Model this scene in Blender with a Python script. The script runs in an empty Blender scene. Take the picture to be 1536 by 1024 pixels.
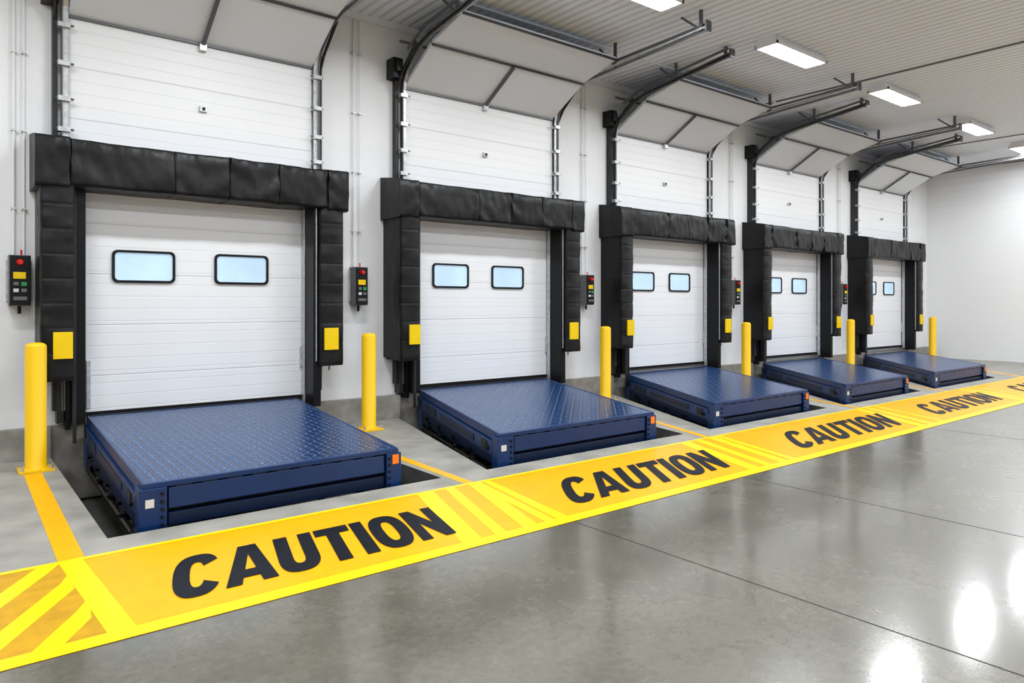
import bpy, bmesh, math
from mathutils import Vector, noise

S = 1.55           # metres per layout unit (eye height)
D0 = 5.55          # distance camera -> dock wall, layout units
scene = bpy.context.scene
def W(x, d, z): return Vector((x*S, (d-D0)*S, z*S))

# ------------------------------------------------------------------ materials
def mat(name, col, rough=0.5, metal=0.0, emis=None, estr=0.0, noise_amt=0.0, nscale=5.0, bump=0.0, bscale=40.0, spec=0.5, coat=0.0, stretch=None):
    m = bpy.data.materials.new(name); m.use_nodes = True
    nt = m.node_tree; N = nt.nodes; L = nt.links
    b = N['Principled BSDF']
    b.inputs['Base Color'].default_value = (*col, 1)
    b.inputs['Roughness'].default_value = rough
    b.inputs['Metallic'].default_value = metal
    b.inputs['Specular IOR Level'].default_value = spec
    b.inputs['Coat Weight'].default_value = coat
    b.inputs['Coat Roughness'].default_value = 0.15
    if emis:
        b.inputs['Emission Color'].default_value = (*emis, 1)
        b.inputs['Emission Strength'].default_value = estr
    tc = N.new('ShaderNodeTexCoord')
    src = tc.outputs['Object']
    if stretch:
        mp = N.new('ShaderNodeMapping'); mp.inputs['Scale'].default_value = stretch; L.new(src, mp.inputs['Vector']); src = mp.outputs[0]
    if noise_amt > 0:
        n = N.new('ShaderNodeTexNoise'); n.inputs['Scale'].default_value = nscale; n.inputs['Detail'].default_value = 6
        L.new(tc.outputs['Object'], n.inputs['Vector'])
        r = N.new('ShaderNodeValToRGB')
        r.color_ramp.elements[0].position = 0.3; r.color_ramp.elements[1].position = 0.7
        lo = tuple(c*(1-noise_amt) for c in col); hi = tuple(min(1, c*(1+noise_amt)) for c in col)
        r.color_ramp.elements[0].color = (*lo, 1); r.color_ramp.elements[1].color = (*hi, 1)
        L.new(n.outputs['Fac'], r.inputs['Fac']); L.new(r.outputs['Color'], b.inputs['Base Color'])
    if bump > 0:
        n2 = N.new('ShaderNodeTexNoise'); n2.inputs['Scale'].default_value = bscale; n2.inputs['Detail'].default_value = 4
        L.new(src, n2.inputs['Vector'])
        bp = N.new('ShaderNodeBump'); bp.inputs['Strength'].default_value = bump; bp.inputs['Distance'].default_value = 0.02 if stretch else 0.01
        L.new(n2.outputs['Fac'], bp.inputs['Height']); L.new(bp.outputs['Normal'], b.inputs['Normal'])
    return m

def mth(nt, op, a, b=None, c=None):
    n = nt.nodes.new('ShaderNodeMath'); n.operation = op
    for i, v in enumerate((a, b, c)):
        if v is None: continue
        if isinstance(v, (int, float)): n.inputs[i].default_value = v
        else: nt.links.new(v, n.inputs[i])
    return n.outputs[0]

def groove_mat(name, col, axis, period, width, depth=0.01, rough=0.45, dark=0.75, period2=None, width2=0.01, spec=0.5):
    m = mat(name, col, rough, spec=spec); nt = m.node_tree; b = nt.nodes['Principled BSDF']
    tc = nt.nodes.new('ShaderNodeTexCoord'); sp = nt.nodes.new('ShaderNodeSeparateXYZ')
    nt.links.new(tc.outputs['Object'], sp.inputs[0]); v = sp.outputs[axis]
    def g(per, wid):
        f = mth(nt, 'FRACT', mth(nt, 'DIVIDE', v, per))
        a = mth(nt, 'ABSOLUTE', mth(nt, 'SUBTRACT', f, 0.5))
        mr = nt.nodes.new('ShaderNodeMapRange'); mr.interpolation_type = 'SMOOTHSTEP'
        mr.inputs['From Min'].default_value = 0.0; mr.inputs['From Max'].default_value = wid/per
        mr.inputs['To Min'].default_value = 0.0; mr.inputs['To Max'].default_value = 1.0
        nt.links.new(a, mr.inputs['Value']); return mr.outputs[0]
    h = g(period, width)
    if period2:
        h = mth(nt, 'MULTIPLY', mth(nt, 'ADD', mth(nt, 'MULTIPLY', h, 0.4), 0.6), g(period2, width2))
    mix = nt.nodes.new('ShaderNodeMixRGB')
    mix.inputs[1].default_value = (*[c*dark for c in col], 1); mix.inputs[2].default_value = (*col, 1)  # groove shade painted in: base colour darkened along the lines
    nt.links.new(h, mix.inputs[0]); nt.links.new(mix.outputs[0], b.inputs['Base Color'])
    bp = nt.nodes.new('ShaderNodeBump'); bp.inputs['Strength'].default_value = 0.5; bp.inputs['Distance'].default_value = depth
    nt.links.new(h, bp.inputs['Height']); nt.links.new(bp.outputs['Normal'], b.inputs['Normal'])
    return m

def tread_mat():
    m = mat('navy_tread_plate', (0.018, 0.065, 0.19), 0.26, 0.35, spec=0.5); nt = m.node_tree; b = nt.nodes['Principled BSDF']
    tc = nt.nodes.new('ShaderNodeTexCoord'); sp = nt.nodes.new('ShaderNodeSeparateXYZ')
    nt.links.new(tc.outputs['Object'], sp.inputs[0])
    F = 14.0
    x = mth(nt, 'MULTIPLY', sp.outputs[0], F); y = mth(nt, 'MULTIPLY', sp.outputs[1], F)
    fx = mth(nt, 'SUBTRACT', mth(nt, 'FRACT', x), 0.5); fy = mth(nt, 'SUBTRACT', mth(nt, 'FRACT', y), 0.5)
    par = mth(nt, 'PINGPONG', mth(nt, 'ADD', mth(nt, 'FLOOR', x), mth(nt, 'FLOOR', y)), 1.0)
    u = mth(nt, 'MULTIPLY', mth(nt, 'ADD', fx, fy), 0.7071); v = mth(nt, 'MULTIPLY', mth(nt, 'SUBTRACT', fx, fy), 0.7071)
    def ell(a, c): return mth(nt, 'ADD', mth(nt, 'POWER', mth(nt, 'DIVIDE', mth(nt, 'ABSOLUTE', a), 0.50), 2.0), mth(nt, 'POWER', mth(nt, 'DIVIDE', mth(nt, 'ABSOLUTE', c), 0.20), 2.0))
    e1 = ell(u, v); e2 = ell(v, u)
    mx = nt.nodes.new('ShaderNodeMix'); mx.data_type = 'FLOAT'
    nt.links.new(par, mx.inputs[0]); nt.links.new(e1, mx.inputs[2]); nt.links.new(e2, mx.inputs[3])
    mr = nt.nodes.new('ShaderNodeMapRange'); mr.interpolation_type = 'SMOOTHSTEP'
    mr.inputs['From Min'].default_value = 0.1; mr.inputs['From Max'].default_value = 1.0
    mr.inputs['To Min'].default_value = 1.0; mr.inputs['To Max'].default_value = 0.0
    nt.links.new(mx.outputs[0], mr.inputs['Value'])
    bp = nt.nodes.new('ShaderNodeBump'); bp.inputs['Strength'].default_value = 1.0; bp.inputs['Distance'].default_value = 0.02
    nt.links.new(mr.outputs[0], bp.inputs['Height']); nt.links.new(bp.outputs['Normal'], b.inputs['Normal'])
    mix = nt.nodes.new('ShaderNodeMixRGB')
    mix.inputs[1].default_value = (0.002, 0.028, 0.120, 1); mix.inputs[2].default_value = (0.07, 0.25, 0.62, 1)  # lugs coloured lighter, a painted highlight that brings out the relief
    nt.links.new(mr.outputs[0], mix.inputs[0]); nt.links.new(mix.outputs[0], b.inputs['Base Color'])
    return m

def floor_mat():
    m = bpy.data.materials.new('polished_concrete'); m.use_nodes = True; nt = m.node_tree; N = nt.nodes; L = nt.links
    b = N['Principled BSDF']; tc = N.new('ShaderNodeTexCoord')
    n1 = N.new('ShaderNodeTexNoise'); n1.inputs['Scale'].default_value = 1.3; n1.inputs['Detail'].default_value = 10; n1.inputs['Roughness'].default_value = 0.72
    n2 = N.new('ShaderNodeTexNoise'); n2.inputs['Scale'].default_value = 22; n2.inputs['Detail'].default_value = 8
    L.new(tc.outputs['Object'], n1.inputs['Vector']); L.new(tc.outputs['Object'], n2.inputs['Vector'])
    r = N.new('ShaderNodeValToRGB'); e = r.color_ramp.elements
    e[0].position = 0.30; e[0].color = (0.110, 0.100, 0.074, 1); e[1].position = 0.70; e[1].color = (0.205, 0.192, 0.152, 1)
    L.new(n1.outputs['Fac'], r.inputs['Fac'])
    r2 = N.new('ShaderNodeValToRGB'); r2.color_ramp.elements[0].position = 0.35; r2.color_ramp.elements[0].color = (0.78, 0.78, 0.78, 1)
    r2.color_ramp.elements[1].position = 0.65; r2.color_ramp.elements[1].color = (1, 1, 1, 1)
    L.new(n2.outputs['Fac'], r2.inputs['Fac'])
    mx = N.new('ShaderNodeMixRGB'); mx.blend_type = 'MULTIPLY'; mx.inputs[0].default_value = 1
    L.new(r.outputs['Color'], mx.inputs[1]); L.new(r2.outputs['Color'], mx.inputs[2]); L.new(mx.outputs[0], b.inputs['Base Color'])
    mr = N.new('ShaderNodeMapRange'); mr.inputs['To Min'].default_value = 0.22; mr.inputs['To Max'].default_value = 0.32
    L.new(n1.outputs['Fac'], mr.inputs['Value']); L.new(mr.outputs[0], b.inputs['Roughness'])
    b.inputs['Specular IOR Level'].default_value = 0.6
    b.inputs['Coat Weight'].default_value = 0.8; b.inputs['Coat Roughness'].default_value = 0.12; b.inputs['Coat IOR'].default_value = 1.7
    return m

M = {}
M['floor'] = floor_mat()
M['apron'] = mat('broomed_concrete', (0.30, 0.29, 0.26), 0.6, noise_amt=0.22, nscale=3, bump=0.2)
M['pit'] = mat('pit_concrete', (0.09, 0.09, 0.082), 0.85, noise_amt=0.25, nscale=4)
M['joint'] = mat('joint_sealant', (0.03, 0.028, 0.024), 0.8)
M['curb'] = mat('curb_concrete', (0.27, 0.255, 0.23), 0.8, noise_amt=0.25, nscale=6, bump=0.4, bscale=60)
M['wall'] = mat('white_painted_wall', (0.79, 0.80, 0.815), 0.55, noise_amt=0.03, nscale=2, bump=0.05)
M['wallend'] = groove_mat('white_block_wall', (0.82, 0.828, 0.84), 2, 0.2, 0.006, 0.004, 0.6, 0.93)
M['ceil'] = groove_mat('ribbed_white_ceiling', (0.84, 0.90, 1.0), 0, 0.15, 0.05, 0.03, 0.5, 0.74)
M['leaf'] = groove_mat('white_door_panel', (0.82, 0.83, 0.85), 2, 0.13, 0.008, 0.006, 0.4, 0.78, 0.53, 0.010)
M['pale'] = mat('pale_door_panel', (0.73, 0.76, 0.80), 0.45)
M['galv'] = mat('galvanised_steel', (0.55, 0.56, 0.57), 0.4, 0.6, noise_amt=0.2, nscale=20)
M['steel'] = mat('grey_track_steel', (0.13, 0.133, 0.14), 0.45, 0.4)
M['dark'] = mat('dark_bracket_steel', (0.025, 0.025, 0.027), 0.45, 0.3)
M['black'] = mat('black_frame', (0.004, 0.004, 0.005), 0.4, spec=0.25)
M['fabric'] = mat('black_vinyl_fabric', (0.006, 0.006, 0.0067), 0.40, bump=0.55, bscale=3.0, noise_amt=0.25, nscale=3, spec=0.27, stretch=(2.2, 2.2, 1.2))
M['seam'] = mat('fabric_seam', (0.002, 0.002, 0.002), 0.7, spec=0.1)
M['rubber'] = mat('rubber', (0.006, 0.006, 0.006), 0.7, spec=0.2)
M['yellow'] = mat('yellow_powdercoat', (0.92, 0.56, 0.001), 0.35, coat=0.1, spec=0.35)
M['patch'] = mat('yellow_reflective_patch', (0.86, 0.58, 0.003), 0.4, spec=0.3)
M['band'] = mat('yellow_floor_paint', (0.93, 0.44, 0.0), 0.32, noise_amt=0.05, nscale=6, bump=0.2, bscale=80, spec=0.22)
M['bright'] = mat('bright_yellow_tape', (1.0, 0.70, 0.0), 0.32, spec=0.22)
M['ochre'] = mat('ochre_floor_paint', (0.58, 0.31, 0.006), 0.4, noise_amt=0.15, nscale=8, bump=0.3, bscale=80, spec=0.25)
M['text'] = mat('black_stencil_paint', (0.006, 0.008, 0.013), 0.45, noise_amt=0.3, nscale=10, spec=0.15)
M['tread'] = tread_mat()
M['navy'] = mat('navy_paint', (0.003, 0.031, 0.130), 0.33, 0.05, noise_amt=0.1, nscale=3, spec=0.35)
M['navyd'] = mat('dark_navy_paint', (0.002, 0.011, 0.042), 0.4, 0.05, spec=0.3)
M['machine'] = mat('oily_black_steel', (0.005, 0.005, 0.007), 0.4, 0.2, spec=0.3)
M['white'] = mat('white_label', (0.7, 0.7, 0.7), 0.5)
M['orange'] = mat('orange_tag', (0.95, 0.22, 0.01), 0.5)
M['red'] = mat('red_lamp', (0.6, 0.005, 0.005), 0.3, emis=(1, 0.01, 0.01), estr=0.1)
M['green'] = mat('green_button', (0.01, 0.30, 0.08), 0.3)
M['grey'] = mat('grey_enclosure', (0.13, 0.13, 0.14), 0.45)
M['glass'] = mat('daylit_window_pane', (0.30, 0.42, 0.52), 0.05, emis=(0.58, 0.76, 0.95), estr=0.55, noise_amt=0.25, nscale=1.5)  # daylight put in as emission; the leaf behind the pane is opaque
M['lamp'] = mat('lamp_diffuser', (0.9, 0.9, 0.9), 0.5, emis=(1, 1, 1), estr=8)
M['fix'] = mat('white_fixture', (0.85, 0.86, 0.88), 0.4)

# ------------------------------------------------------------------ mesh builder
class MB:
    def __init__(s, name): s.name = name; s.v = []; s.f = []; s.m = []; s.sm = []; s.mats = []
    def mi(s, k):
        if k not in s.mats: s.mats.append(k)
        return s.mats.index(k)
    def face(s, pts, k, smooth=False):
        i = len(s.v); s.v += [W(*p) for p in pts]; s.f.append(list(range(i, i+len(pts)))); s.m.append(s.mi(k)); s.sm.append(smooth)
    def mesh(s, verts, faces, k, smooth=False):
        i = len(s.v); s.v += [W(*p) for p in verts]
        for f in faces: s.f.append([a+i for a in f]); s.m.append(s.mi(k)); s.sm.append(smooth)
    def hexa(s, c, k):
        s.mesh(c, [(3,2,1,0),(4,5,6,7),(0,1,5,4),(1,2,6,5),(2,3,7,6),(3,0,4,7)], k)
    def box(s, x0, x1, d0, d1, z0, z1, k):
        s.hexa([(x0,d0,z0),(x1,d0,z0),(x1,d1,z0),(x0,d1,z0),(x0,d0,z1),(x1,d0,z1),(x1,d1,z1),(x0,d1,z1)], k)
    def cyl(s, p0, p1, r, k, n=16, r1=None, caps=True):
        p0 = Vector(p0); p1 = Vector(p1); ax = (p1-p0).normalized(); r1 = r if r1 is None else r1
        t = Vector((1,0,0)) if abs(ax.x) < .9 else Vector((0,1,0)); a = ax.cross(t).normalized(); b = ax.cross(a)
        vs = []
        for p, rr in ((p0, r), (p1, r1)):
            for i in range(n):
                an = 2*math.pi*i/n; vs.append(tuple(p+a*rr*math.cos(an)+b*rr*math.sin(an)))
        s.mesh(vs, [(i, (i+1) % n, n+(i+1) % n, n+i) for i in range(n)], k, True)
        if caps:
            s.face(vs[:n][::-1], k); s.face(vs[n:], k)
    def lathe(s, cx, cd, prof, k, n=28):
        vs = []
        for r, z in prof:
            for i in range(n):
                an = 2*math.pi*i/n; vs.append((cx+r*math.cos(an), cd+r*math.sin(an), z))
        fs = []
        for j in range(len(prof)-1):
            for i in range(n): fs.append((j*n+i, j*n+(i+1) % n, (j+1)*n+(i+1) % n, (j+1)*n+i))
        s.mesh(vs, fs, k, True)
    def sweep(s, x0, x1, path, th, k):
        nrm = []
        for i in range(len(path)):
            a = path[max(0, i-1)]; b = path[min(len(path)-1, i+1)]
            dd, dz = b[0]-a[0], b[1]-a[1]; l = math.hypot(dd, dz); nrm.append((-dz/l, dd/l))
        vs = []
        for (d, z), (nd, nz) in zip(path, nrm):
            for x in (x0, x1):
                for sg in (-.5, .5): vs.append((x, d+nd*th*sg, z+nz*th*sg))
        fs = []
        for i in range(len(path)-1):
            a = i*4; b = a+4
            fs += [(a, a+1, b+1, b), (a+2, b+2, b+3, a+3), (a, b, b+2, a+2), (a+1, a+3, b+3, b+1)]
        e = (len(path)-1)*4
        fs += [(0, 2, 3, 1), (e, e+1, e+3, e+2)]
        s.mesh(vs, fs, k)
    def done(s, bevel=0.0, parent=None, segs=2):
        me = bpy.data.meshes.new(s.name); me.from_pydata([tuple(v) for v in s.v], [], s.f)
        for k in s.mats: me.materials.append(M[k])
        for p, m, sm in zip(me.polygons, s.m, s.sm): p.material_index = m; p.use_smooth = sm
        bm = bmesh.new(); bm.from_mesh(me); bmesh.ops.recalc_face_normals(bm, faces=bm.faces); bm.to_mesh(me); bm.free()
        ob = bpy.data.objects.new(s.name, me); scene.collection.objects.link(ob)
        if bevel:
            md = ob.modifiers.new('bevel', 'BEVEL'); md.width = bevel; md.segments = segs; md.limit_method = 'ANGLE'; md.angle_limit = math.radians(50)
        if parent: ob.parent = parent
        return ob
def empty(name):
    e = bpy.data.objects.new(name, None); scene.collection.objects.link(e); return e

# ------------------------------------------------------------------ layout
XL, XR = -6.0, 14.35
DB = -5.0
ZC = 3.45
DOCK = [(0.45, 2.52), (2.98, 5.12), (5.672, 7.744), (8.401, 10.512), (11.283, 13.405)]
LEV = [(.755, 2.18, .70, 1.99, .256, .195), (3.30, 4.79, 2.70, 4.16, .24, .19), (5.98, 7.50, 4.91, 6.36, .215, .19),
       (8.70, 10.25, 7.10, 8.52, .19, .185), (11.60, 13.20, 9.27, 10.92, .17, .18)]
PIT = [(.56, 2.27, .556, 2.245), (3.14, 4.97, 2.57, 4.45), (5.84, 7.70, 4.78, 6.62), (8.56, 10.44, 6.96, 8.76), (11.46, 13.38, 9.12, 11.14)]
DF = 3.45; DA = 3.25

f = MB('floor')
f.face([(XL, DB, 0), (XR, DB, 0), (XR, DA, 0), (XL, DA, 0)], 'floor')
f.face([(XL, DA, 0), (XR, DA, 0), (XR, DF, 0), (XL, DF, 0)], 'apron')
prev = (XL, XL)
for (a, b, c, e) in PIT + [(XR, XR, XR, XR)]:
    f.face([(prev[1], DF, 0), (c, DF, 0), (a, D0, 0), (prev[0], D0, 0)], 'apron'); prev = (b, e)
PZ = -.32
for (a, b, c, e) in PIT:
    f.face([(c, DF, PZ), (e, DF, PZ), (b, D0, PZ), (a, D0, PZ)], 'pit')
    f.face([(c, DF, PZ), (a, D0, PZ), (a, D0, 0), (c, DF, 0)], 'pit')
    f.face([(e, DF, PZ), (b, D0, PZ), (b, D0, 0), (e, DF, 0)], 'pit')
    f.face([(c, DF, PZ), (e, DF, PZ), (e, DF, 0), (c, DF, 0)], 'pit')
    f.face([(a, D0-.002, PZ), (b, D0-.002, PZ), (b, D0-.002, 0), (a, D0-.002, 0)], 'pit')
for xj in (-3.6, -1.5, 2.27, 3.62, 6.2, 8.8, 11.4):
    f.face([(xj-.003, DB, .0006), (xj+.003, DB, .0006), (xj+.003, 2.38, .0006), (xj-.003, 2.38, .0006)], 'joint')
f.face([(XL, -.6, .0006), (XR, -.6, .0006), (XR, -.594, .0006), (XL, -.594, .0006)], 'joint')
f.done()

w = MB('wall_back'); w.box(XL, XR, D0, D0+.12, -.34, ZC, 'wall'); w.done()
w = MB('wall_right'); w.box(XR, XR+.12, DB, D0+.12, -.02, ZC, 'wallend'); w.done()
w = MB('wall_left'); w.box(XL-.12, XL, DB, D0+.12, -.02, ZC, 'wall'); w.done()
w = MB('wall_front'); w.box(XL, XR, DB-.12, DB, -.02, ZC, 'wall'); w.done()
c = MB('ceiling'); c.box(XL, XR, DB, D0, ZC, ZC+.1, 'ceil')
for dd in (4.75, 1.9, -1.2): c.box(XL, XR, dd, dd+.03, ZC-.015, ZC, 'pale')
for xx in (7.9, 12.2): c.box(xx, xx+.02, DB, D0, ZC-.012, ZC, 'steel')
c.done()

cb = MB('baseboard_back'); prev = XL
for (a, b, _, _) in PIT + [(XR, XR, 0, 0)]:
    cb.box(prev, a, D0-.07, D0, 0, .20, 'curb'); prev = b
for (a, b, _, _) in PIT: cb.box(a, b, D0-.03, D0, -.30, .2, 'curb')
cb.done(.004)
cb = MB('trim_1'); cb.box(XL, XR, D0-.04, D0, ZC-.05, ZC, 'pale'); cb.done()
cb = MB('trim_2'); cb.box(XR-.03, XR, DB, D0-.04, ZC-.035, ZC, 'steel'); cb.done()

# ------------------------------------------------------------------ floor marking
mk = MB('caution_floor_marking')
Z1, Z2, Z3 = .0012, .0024, .0036
B0, B1 = 2.38, 3.25
def q(pts, z, k): mk.face([(x, d, z) for x, d in pts], k)
q([(XL, B0), (XR, B0), (XR, B1), (XL, B1)], Z1, 'band')
q([(XL, B0), (XR, B0), (XR, B0+.075), (XL, B0+.075)], Z2, 'bright')
q([(XL, B1-.03), (XR, B1-.03), (XR, B1), (XL, B1)], Z2, 'bright')
H0, H1 = B0+.075, B1-.03
DIV = [(-1.62, -1.60), (.435, .395), (2.19, 2.33), (4.28, 4.57), (6.66, 7.10), (9.15, 9.65), (11.9, 12.4)]
for i, (b_, t_) in enumerate(DIV):
    wv = .04 if i < 2 else .028
    q([(b_-wv, H0), (b_+wv, H0), (t_+wv, H1), (t_-wv, H1)], Z2, 'bright')
def hatch(xb0, xb1, xt0, xt1, n, base, stripe, sh):
    q([(xb0, H0), (xb1, H0), (xt1, H1), (xt0, H1)], Z1+.0004, base)
    wd = (xb1-xb0)
    def edge(t): return xb0+(xt0-xb0)*t, xb1+(xt1-xb1)*t
    for i in range(-6, n+1):
        s0 = i*wd/n; s1 = s0+.42*wd/n
        K = 10; pr = None
        for j in range(K+1):
            t = j/K; lo, hi = edge(t)
            a = min(max(xb0+s0+sh*t, lo), hi); b = min(max(xb0+s1+sh*t, lo), hi); dd = H0+(H1-H0)*t
            if pr and (b-a > 1e-4 or pr[1]-pr[0] > 1e-4):
                q([(pr[0], pr[2]), (pr[1], pr[2]), (b, dd), (a, dd)], Z2-.0004, stripe)
            pr = (a, b, dd)
hatch(-.56, .395, -.60, .355, 5, 'ochre', 'bright', .46)
def stripes(xs, sh):
    for a, b in xs: q([(a, H0), (b, H0), (b+sh, H1), (a+sh, H1)], Z2-.0004, 'bright')
stripes(((1.70, 1.80), (1.875, 1.935), (2.03, 2.11)), .245)
q([(2.235, H0), (2.30, H0), (2.42, H1), (2.375, H1)], Z2-.0004, 'bright')
stripes(((3.80, 3.90), (3.97, 4.04), (4.13, 4.21)), .32)
stripes(((6.22, 6.32), (6.40, 6.48)), .50)
stripes(((8.72, 8.82), (8.9, 8.98)), .50)
def ring(cx, cy, rx, ry, tx, ty, a0, a1, n=28, p=2.6):
    out = []
    def pt(rx, ry, an):
        c_, s_ = math.cos(an), math.sin(an)
        return (cx+rx*math.copysign(abs(c_)**(2/p), c_), cy+ry*math.copysign(abs(s_)**(2/p), s_))
    for i in range(n):
        t0 = math.radians(a0+(a1-a0)*i/n); t1 = math.radians(a0+(a1-a0)*(i+1)/n)
        out.append([pt(rx, ry, t0), pt(rx, ry, t1), pt(rx-tx, ry-ty, t1), pt(rx-tx, ry-ty, t0)])
    return out
ST = .28; SH_ = .21
def glyph(ch):
    if ch == 'C': w_ = .80; return w_, ring(w_/2, .5, w_/2, .52, ST, SH_, 30, 330)
    if ch == 'O': w_ = .82; return w_, ring(w_/2, .5, w_/2, .52, ST, SH_, 0, 360)
    if ch == 'U':
        w_ = .78; return w_, ring(w_/2, .36, w_/2, .38, ST, SH_, 180, 360) + [[(0, .36), (ST, .36), (ST, 1), (0, 1)], [(w_-ST, .36), (w_, .36), (w_, 1), (w_-ST, 1)]]
    if ch == 'T': w_ = .74; return w_, [[(0, .79), (w_, .79), (w_, 1), (0, 1)], [(w_/2-ST/2, 0), (w_/2+ST/2, 0), (w_/2+ST/2, .79), (w_/2-ST/2, .79)]]
    if ch == 'I': return ST, [[(0, 0), (ST, 0), (ST, 1), (0, 1)]]
    if ch == 'N':
        w_ = .80; s = .25; return w_, [[(0, 0), (s, 0), (s, 1), (0, 1)], [(w_-s, 0), (w_, 0), (w_, 1), (w_-s, 1)], [(s, 1), (s, .52), (w_-s, 0), (w_-s, .48)]]
    if ch == 'A':
        w_ = .90; h = w_/2
        return w_, [[(0, 0), (.27, 0), (h, .74), (h, 1), (h-.17, 1)], [(w_, 0), (w_-.27, 0), (h, .74), (h, 1), (h+.17, 1)], [(.30, .15), (w_-.30, .15), (w_-.35, .34), (.35, .34)]]
def text(x0, x1, d0, d1, sh, word='CAUTION'):
    gap = .06; tot = sum(glyph(c)[0] for c in word)+gap*(len(word)-1); cx = 0; sx = (x1-x0)/tot
    for c_ in word:
        w_, polys = glyph(c_)
        for p in polys: q([(x0+(cx+a)*sx+sh*b, d0+(d1-d0)*b) for a, b in p], Z3, 'text')
        cx += w_+gap
TB, TT = 2.575, 2.985
text(.600, 1.755, TB, TT, .11)
text(2.44, 3.78, TB, TT, .28)
text(4.60, 6.20, TB+.01, TT+.01, .45)
text(6.98, 8.66, TB+.03, TT+.01, .45)
text(9.50, 11.3, TB+.03, TT, .45)
text(-1.4, -.7, TB, TT, 0)
for xt, xb, w_, dt in ((.425, .40, .045, 5.03), (2.36, 2.30, .03, 5.0), (4.95, 4.47, .03, 4.6), (7.35, 6.86, .035, 4.6), (9.6, 8.95, .035, 4.6)):
    q([(xb-w_, B1), (xb+w_, B1), (xt+w_, dt), (xt-w_, dt)], Z1, 'band')
q([(11.45, B1), (11.55, B1), (13.67, 5.3), (13.57, 5.3)], Z1, 'band')
mk.done()

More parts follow.
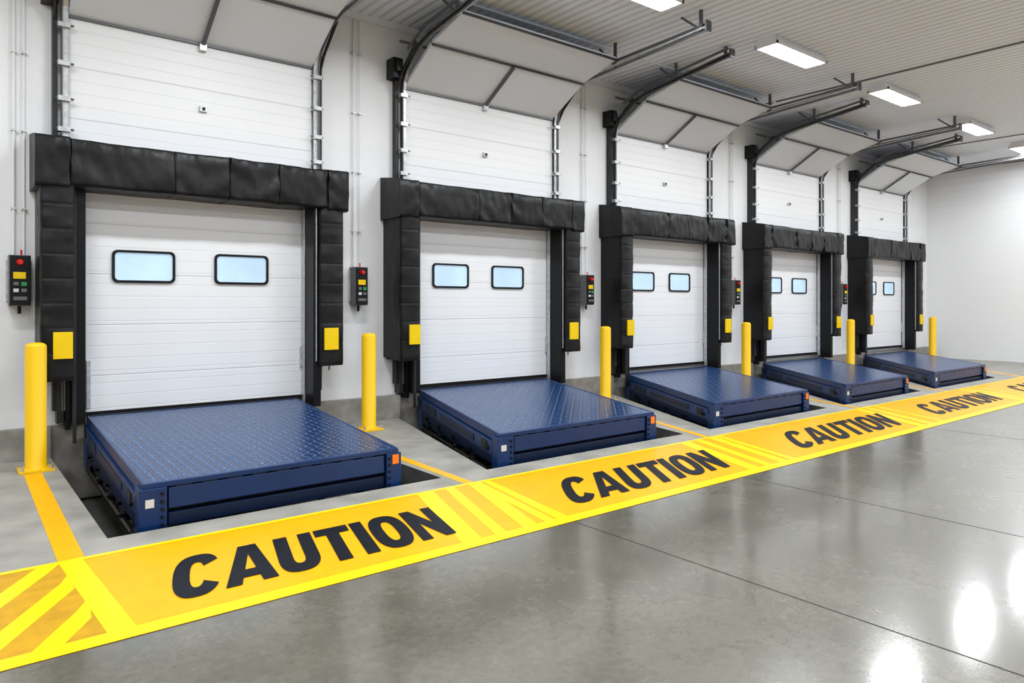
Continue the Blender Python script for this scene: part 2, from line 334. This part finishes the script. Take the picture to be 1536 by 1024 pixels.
# ------------------------------------------------------------------ doors
def rrect(cx, cz, hw, hh, r, n=6):
    pts = []
    for qx, qz, a0 in ((1, 1, 0), (-1, 1, 90), (-1, -1, 180), (1, -1, 270)):
        for i in range(n+1):
            a = math.radians(a0+90*i/n); pts.append((cx+qx*(hw-r)+r*math.cos(a), cz+qz*(hh-r)+r*math.sin(a)))
    return pts
def door(i, L, R):
    e = empty('door_%d' % (i+1))
    a, b = L+.21, R-.185; cx = (a+b)/2
    m = MB('leaf')
    m.box(a, b, 5.50, 5.535, .27, 2.90, 'leaf')
    m.box(a+.03, b-.03, 5.485, 5.53, .245, .275, 'rubber')
    m.done(parent=e)
    m = MB('curved_leaf_sections')
    m.sweep(a, b, [(5.515, 2.905), (5.06, 3.165)], .03, 'pale')
    m.sweep(a, b, [(5.045, 3.175), (4.60, 3.29)], .03, 'pale')
    for (d_, z_) in ((5.50, 2.905), (5.05, 3.165), (4.60, 3.285)):
        m.box(a, b, d_-.02, d_, z_-.022, z_-.006, 'dark' if d_ < 5.3 else 'steel')
    m.done(parent=e)
    m = MB('vision_windows')
    for o in (-.385, .285):
        wc = cx+o; zc = 1.255
        out = rrect(wc, zc, .200, .112, .035); inn = rrect(wc, zc, .183, .095, .025); n = len(out)
        vs = [(x, 5.485, z) for x, z in out]+[(x, 5.485, z) for x, z in inn]+[(x, 5.50, z) for x, z in out]+[(x, 5.497, z) for x, z in inn]
        fs = []
        for k in range(n):
            k2 = (k+1) % n; fs += [(k, k2, n+k2, n+k), (k, 2*n+k, 2*n+k2, k2), (n+k, n+k2, 3*n+k2, 3*n+k)]
        m.mesh(vs, fs, 'black'); m.face([(x, 5.496, z) for x, z in inn], 'glass')
    m.done(parent=e)
    m = MB('tracks')
    PL = [(5.47, .30), (5.47, 2.86), (5.455, 2.94), (5.40, 3.03), (5.20, 3.17), (5.02, 3.225), (3.98, 3.36)]
    PR = [(5.47, .30), (5.47, 2.86), (5.455, 2.94), (5.40, 3.03), (5.20, 3.17), (5.02, 3.215), (3.60, 3.29)]
    for x0, sg in ((a-.045, -1), (b+.005, 1)):
        P = PL if sg < 0 else PR
        x1 = x0+.04
        m.sweep(x0, x1, P, .012, 'galv')
        xo = x0 if sg < 0 else x1-.008
        m.sweep(xo, xo+.008, P, .050, 'steel')
        xa = x0-.045 if sg < 0 else x1+.012
        m.box(xa, xa+.028, 5.49, 5.55, .3, 3.08, 'dark')
        m.sweep(xa, xa+.014, [(5.30, 3.17), (5.02, 3.285), (P[-1][0], P[-1][1]+.045)], .022, 'steel')
        for z in (2.12, 2.32, 2.55, 2.80, .62, .95):
            m.box(x0-.02 if sg < 0 else x0-.01, x1+.01 if sg < 0 else x1+.02, 5.44, 5.50, z, z+.03, 'galv')
            m.cyl((x0-.03, 5.45, z+.015), (x1+.03, 5.45, z+.015), .008, 'steel', 8)
        for d_ in (P[-1][0]+.05, 4.62):
            zz = P[-2][1]+(P[-1][1]-P[-2][1])*(5.02-d_)/(5.02-P[-1][0])
            m.box(x0+.01, x0+.025, d_, d_+.03, zz-.01, ZC, 'steel')
            if ZC-zz > .11: m.sweep(x0+.012, x0+.022, [(d_+.02, zz), (d_+.22, ZC)], .018, 'steel')
        m.box(x0-.015, x1+.015, P[-1][0]-.012, P[-1][0]+.004, P[-1][1]-.035, P[-1][1]+.05, 'steel')
        m.sweep(xa, xa+.014, [(5.49, 2.86), (5.40, 2.99), (5.16, 3.19)], .026, 'dark')
    m.box(a-.15, a-.06, 5.42, 5.55, 2.95, 3.12, 'black')
    m.box(a-.13, a-.09, 5.38, 5.43, 3.0, 3.08, 'dark')
    m.cyl((a-.1, 5.40, 3.26), (b+.1, 5.40, 3.26), .012, 'steel', 10)
    m.done(parent=e)
    m = MB('hardware')
    m.box(cx-.02, cx+.03, 5.475, 5.5, 2.40, 2.44, 'galv'); m.box(cx-.005, cx+.015, 5.465, 5.476, 2.41, 2.43, 'black')
    m.sweep(cx-.013, cx+.013, [(5.48, 2.88), (5.04, 3.14)], .022, 'steel')
    m.box(cx-.025, cx+.025, 5.46, 5.50, 2.84, 2.89, 'galv')
    m.box(b-.10, b-.07, 5.48, 5.5, .50, .66, 'galv'); m.box(a+.10, a+.125, 5.48, 5.5, .30, .62, 'galv')
    m.done(.003, parent=e)
    m = MB('jambs')
    m.box(L+.216, L+.29, 5.36, 5.482, .22, 1.80, 'black')
    m.box(R-.262, R-.20, 5.28, 5.482, .20, 1.80, 'black')
    m.box(R-.271, R-.262, 5.44, 5.482, .22, 1.80, 'galv')
    m.box(R-.246, R-.238, 5.268, 5.28, .55, 1.74, 'galv')
    m.box(L+.216, L+.235, 5.34, 5.36, .10, 1.74, 'dark')
    m.box(L+.23, R-.23, 5.44, 5.482, 1.775, 1.80, 'galv')
    m.done(.004, parent=e)

# ------------------------------------------------------------------ dock seal
def seal(i, L, R):
    e = empty('dock_seal')
    m = MB('header_pad')
    prof = [(5.548, 2.085), (5.40, 2.065), (5.27, 2.043), (5.226, 2.034), (5.216, 2.020), (5.215, 1.96), (5.214, 1.91), (5.213, 1.86), (5.214, 1.81), (5.215, 1.765), (5.219, 1.745), (5.25, 1.738), (5.40, 1.738), (5.548, 1.738)]
    Wd = R-L; nx = 300
    seams = [.19, Wd*.385, Wd*.56, Wd*.735, Wd-.17]
    vs = []; np_ = len(prof)
    def wrinkle(x, z):
        k = min(range(len(seams)), key=lambda q_: abs(x-seams[q_])); s_ = seams[k]; dx = x-s_
        fall = math.exp(-abs(dx)/.14)
        return (noise.noise(Vector((dx*9+z*16*(1 if dx > 0 else -1), z*3+k*3, i*2.7)))*.032*fall
                + noise.noise(Vector((x*3.0+i*7, z*4, i*1.3)))*.012 + noise.noise(Vector((x*16+z*6, z*8, i*2.1)))*.007)
    for ix in range(nx+1):
        x = Wd*ix/nx
        pin = min(abs(x-s_) for s_ in seams)
        pinch = math.exp(-(pin/.005)**2)*.009
        cap = 1.0 if (x < .19 or x > Wd-.17) else 0.0
        for j, (d, z) in enumerate(prof):
            front = 1.0 if 2 <= j <= 11 else 0.2
            dd = d+(wrinkle(x, z)+pinch-cap*.010)*front
            zz = z+(noise.noise(Vector((x*3, 3, i)))*.008 if j < 11 else noise.noise(Vector((x*3, 9, i)))*.007)
            if j >= 9: zz -= cap*.014
            if j <= 5: zz += cap*.006
            if d > 5.5: dd = d
            vs.append((L+x, dd, zz))
    fs = []; fseam = []
    for ix in range(nx):
        xm = Wd*(ix+.5)/nx; tgt = fseam if min(abs(xm-s_) for s_ in seams) < .0042 else fs
        for j in range(np_-1): tgt.append((ix*np_+j, ix*np_+j+1, (ix+1)*np_+j+1, (ix+1)*np_+j))
    m.mesh(vs, fs, 'fabric', True); m.mesh(vs, fseam, 'seam', True)
    m.face(vs[:np_], 'fabric'); m.face(vs[-np_:], 'fabric')
    m.done(parent=e)
    m = MB('side_pads')
    for x0, x1 in ((L+.03, L+.215), (R-.225, R-.03)):
        pr = [(x0, 5.548), (x0, 5.40), (x0, 5.27), (x0+.003, 5.240), (x0+.015, 5.231), ((x0+x1)/2, 5.228), (x1-.015, 5.231), (x1-.003, 5.240), (x1, 5.27), (x1, 5.40), (x1, 5.548)]
        nz = 160; z0, z1 = .535, 1.76; vs = []; n = len(pr)
        for iz in range(nz+1):
            z = z0+(z1-z0)*iz/nz
            ph = (z-z0) % .155; pinch = math.exp(-(min(ph, .155-ph)/.004)**2)*.005
            for j, (x, d) in enumerate(pr):
                wv = noise.noise(Vector((x*9, z*7, i*3.3)))*.012 + noise.noise(Vector((x*20, z*14, i*1.3)))*.006
                fr = 1 if 2 <= j <= n-3 else 0
                vs.append((x+(wv*.35 if fr else 0), d+(wv+pinch)*fr, z-(.02*(1 if 3 <= j <= 7 else 0) if iz == 0 else 0)))
        m.mesh(vs, [(k*n+j, k*n+j+1, (k+1)*n+j+1, (k+1)*n+j) for k in range(nz) for j in range(n-1)], 'fabric', True)
        m.face(vs[:n], 'fabric')
    m.done(parent=e)
    m = MB('reflective_patches')
    m.box(L+.095, L+.20, 5.208, 5.224, .655, .822, 'patch')
    m.box(R-.20, R-.085, 5.208, 5.224, .64, .81, 'patch')
    m.done(.003, parent=e)
    m = MB('mounting_frame')
    m.box(L+.06, L+.20, 5.30, 5.549, .515, .55, 'black'); m.box(R-.21, R-.05, 5.30, 5.549, .515, .55, 'black')
    m.box(L+.14, L+.18, 5.46, 5.549, .22, .52, 'dark'); m.box(L+.185, L+.212, 5.42, 5.549, .18, .52, 'black')
    m.box(R-.19, R-.14, 5.46, 5.549, .22, .52, 'black')
    m.cyl((R-.10, 5.35, .52), (R-.10, 5.35, .47), .006, 'steel', 8)
    m.done(parent=e)

# ------------------------------------------------------------------ dock leveler
def leveler(i, a, b, c_, e_, zr, zf):
    dr, df = 5.43, 3.50
    def P(s, t, z):
        x0 = a+(c_-a)*t; x1 = b+(e_-b)*t
        return (x0+(x1-x0)*s, dr+(df-dr)*t, zr+(zf-zr)*t+z)
    m = None
    def bx(s0, s1, t0, t1, z0, z1, k, z0b=None, z1b=None):
        z0b = z0 if z0b is None else z0b; z1b = z1 if z1b is None else z1b
        m.hexa([P(s0, t1, z0b), P(s1, t1, z0b), P(s1, t0, z0), P(s0, t0, z0), P(s0, t1, z1b), P(s1, t1, z1b), P(s1, t0, z1), P(s0, t0, z1)], k)
    e = empty('dock_leveler')
    m = MB('tread_deck'); bx(.012, .988, .008, .985, -.014, 0, 'tread')
    bx(.012, .988, 0, .008, -.06, .004, 'navyd'); m.done(parent=e)
    m = MB('deck_frame')
    bx(0, .012, 0, .995, -.055, .003, 'navy'); bx(.988, 1, 0, .995, -.055, .003, 'navy')
    bx(.0, 1, .985, 1.003, -.022, .002, 'navy')
    bx(.012, .988, .01, .975, -.05, -.014, 'navyd')
    for s0, s1, o in ((-.012, .012, -.016), (.988, 1.012, 1.012)):
        bx(s0, s1, .0, .97, -.150, -.060, 'navy', -.150)
        bx(s0+.004, s1-.004, .08, .97, -.27, -.150, 'navyd', -.200, -.15)
        bx(s0, s1, .0, .08, -.33, -.055, 'navy')
        so = o
        bx(so, so+.004, .14, .30, -.135, -.075, 'navyd'); bx(so, so+.004, .36, .78, -.125, -.085, 'navyd')
        bx(so, so+.004, .03, .06, -.12, -.08, 'machine')  # rail holes, here and below: dark patches for the shade inside
        bx(so, so+.004, .86, .91, -.13, -.075, 'machine')
    m.done(.004, parent=e)
    m = MB('front_lip')
    bx(.085, .935, .972, .999, -.125, -.030, 'navy')
    bx(.085, .935, .960, .975, -.150, -.125, 'machine')
    bx(.085, .935, .965, .997, -.205, -.145, 'navyd')
    bx(.080, .940, .955, .972, -.215, -.022, 'machine')
    bx(-.012, .078, .955, 1.006, -.235, -.022, 'navy'); bx(.942, 1.012, .955, 1.006, -.235, -.022, 'navy')
    for s_, ds in ((.05, .012), (.955, -.002)):
        for z in (-.05, -.085, -.12, -.155, -.19):
            p = P(s_+ds, 1.006, z); m.cyl(p, (p[0], p[1]-.008, p[2]), .0075, 'machine', 10)
    for k in range(9):
        s_ = .11+k*.09; p = P(s_, .994, -.026); p2 = P(s_+.05, .994, -.026); m.cyl(p, p2, .010, 'navyd', 10)
    m.done(.005, parent=e)
    m = MB('labels')
    bx(.008, .036, 1.0065, 1.008, -.105, -.068, 'white')
    bx(.968, .998, 1.0065, 1.009, -.080, -.030, 'orange')
    p = P(1.013, .985, -.05); m.box(p[0], p[0]+.004, p[1]-.015, p[1]+.02, p[2]-.03, p[2]+.015, 'orange')
    m.done(parent=e)
    m = MB('lifting_mechanism')
    bx(.04, .95, .03, .93, -.22, -.06, 'machine')
    for s_ in (.08, .88):
        for t_ in (.06, .55, .90):
            p = P(s_, t_, -.15); m.box(p[0], p[0]+.035, p[1], p[1]+.04, PZ, p[2]+.02, 'machine')
    for t_ in (.16, .34, .54, .74, .92):
        p = P(-.012, t_, -.115 if t_ > .8 else -.20); m.cyl((p[0]-.014, p[1], p[2]), (p[0]+.02, p[1], p[2]), .016, 'machine', 14)
        p = P(.0, t_+.03, -.245); m.cyl((p[0]-.025, p[1], p[2]), (p[0]+.06, p[1], p[2]), .034, 'machine', 16)
        m.cyl((p[0]-.031, p[1], p[2]), (p[0]-.025, p[1], p[2]), .012, 'dark', 12)
    m.cyl(P(-.01, .10, -.30), P(-.01, .92, -.26), .017, 'machine', 12)
    m.cyl(P(.03, .2, -.30), P(.03, .8, -.24), .010, 'dark', 10)
    m.cyl(P(.5, .2, -.30), P(.5, .6, -.14), .03, 'machine', 14)
    m.done(.003, parent=e)

def bollard(x, d=5.13):
    m = MB('bollard'); r = .0565; h = .762
    m.lathe(x, d, [(r+.006, .012), (r+.004, .022), (r, .028), (r, h-.022), (r-.004, h-.010), (r-.014, h-.002), (r-.03, h+.003), (.0001, h+.005)], 'yellow')
    m.box(x-.09, x+.09, d-.09, d+.09, .001, .014, 'yellow')
    for sx in (-1, 1):
        for sd in (-1, 1):
            m.cyl((x+sx*.072, d+sd*.072, .014), (x+sx*.072, d+sd*.072, .030), .010, 'galv', 6)
            m.cyl((x+sx*.072, d+sd*.072, .030), (x+sx*.072, d+sd*.072, .045), .005, 'galv', 8)
    m.done()

def panel(x0):
    e = empty('dock_control_panel')
    x1 = x0+.115; z0, z1 = .985, 1.305
    m = MB('enclosure'); m.box(x0, x1, 5.44, 5.549, z0, z1, 'grey'); m.box(x0+.004, x1-.004, 5.43, 5.44, z0+.004, z1-.004, 'black')
    m.box(x0-.01, x1+.01, 5.53, 5.549, z0+.03, z1-.03, 'galv'); m.done(.005, parent=e)
    m = MB('controls'); cx = (x0+x1)/2
    m.cyl((cx, 5.43, z1-.045), (cx, 5.40, z1-.045), .020, 'red', 18, .014); m.cyl((cx+.01, 5.49, z1), (cx+.01, 5.49, z1+.035), .006, 'red', 12)
    m.box(cx-.036, cx+.030, 5.422, 5.431, z1-.15, z1-.108, 'patch')
    m.box(cx-.035, cx-.008, 5.42, 5.431, z1-.192, z1-.170, 'grey'); m.box(cx+.006, cx+.035, 5.42, 5.431, z1-.195, z1-.170, 'green')
    m.box(cx-.035, cx-.008, 5.42, 5.431, z1-.234, z1-.212, 'white'); m.box(cx+.006, cx+.035, 5.42, 5.431, z1-.234, z1-.212, 'grey')
    m.box(cx-.035, cx+.037, 5.424, 5.431, z1-.285, z1-.262, 'grey')
    m.done(.002, parent=e)
    m = MB('conduits')
    for o in (.03, .085):
        m.cyl((x0+o, 5.53, z1), (x0+o, 5.53, ZC-.06), .008 if o < .05 else .005, 'wall', 10)
        for z in (1.6, 2.1, 2.6, 3.1): m.box(x0+o-.014, x0+o+.014, 5.518, 5.549, z, z+.012, 'galv')
    m.cyl((cx, 5.50, z0-.05), (cx, 5.50, z0), .010, 'black', 10)
    m.done(parent=e)

for i, ((L, R), lv) in enumerate(zip(DOCK, LEV)):
    door(i, L, R); seal(i, L, R); leveler(i, *lv)
for x in (.448, 2.655, 5.34, 7.855, 10.55, 13.50): bollard(x)
for x0 in (.335, 2.69, 5.37, 8.08, 10.95): panel(x0)

# ------------------------------------------------------------------ luminaires
for d_ in (3.66, .9, -2.2):
    for x in (-2.6, -.35, 1.9, 4.13, 6.37, 8.6, 11.0, 13.2):
        m = MB('ceiling_light'); h, wv = .45, .115
        m.hexa([(x-h, d_-wv, ZC-.06), (x+h, d_-wv, ZC-.06), (x+h, d_+wv, ZC-.06), (x-h, d_+wv, ZC-.06),
                (x-h, d_-wv*.7, ZC), (x+h, d_-wv*.7, ZC), (x+h, d_+wv*.7, ZC), (x-h, d_+wv*.7, ZC)], 'fix')
        for k in (-1, 0, 1): m.box(x-h+.03, x+h-.03, d_+k*.062-.022, d_+k*.062+.022, ZC-.07, ZC-.0605, 'lamp')
        for xx in (x-h, x+h-.02): m.box(xx, xx+.02, d_-wv, d_+wv, ZC-.085, ZC-.06, 'fix')
        for dd in (d_-wv, d_+wv-.012): m.box(x-h, x+h, dd, dd+.012, ZC-.085, ZC-.06, 'fix')
        ob = m.done()
        ld = bpy.data.lights.new('lamp', 'AREA'); ld.shape = 'RECTANGLE'; ld.size = .80*S; ld.size_y = .16*S; ld.energy = 91; ld.color = (.925, .965, 1)
        lo = bpy.data.objects.new('lamp', ld); scene.collection.objects.link(lo); lo.location = W(x, d_, ZC-.078); lo.parent = ob

wd = bpy.data.worlds.new('World'); scene.world = wd; wd.use_nodes = True
wd.node_tree.nodes['Background'].inputs[0].default_value = (.7, .8, .9, 1); wd.node_tree.nodes['Background'].inputs[1].default_value = .5

cd = bpy.data.cameras.new('camera'); cam = bpy.data.objects.new('camera', cd); scene.collection.objects.link(cam)
cam.location = W(0, 0, 1); cam.rotation_euler = (math.radians(90), 0, -math.atan2(.6252, .7805))
cd.sensor_width = 36; cd.lens = 1071/1536*36; cd.shift_y = -57/1536; cd.clip_start = .05; cd.clip_end = 200
scene.camera = cam
scene.view_settings.view_transform = 'Standard'
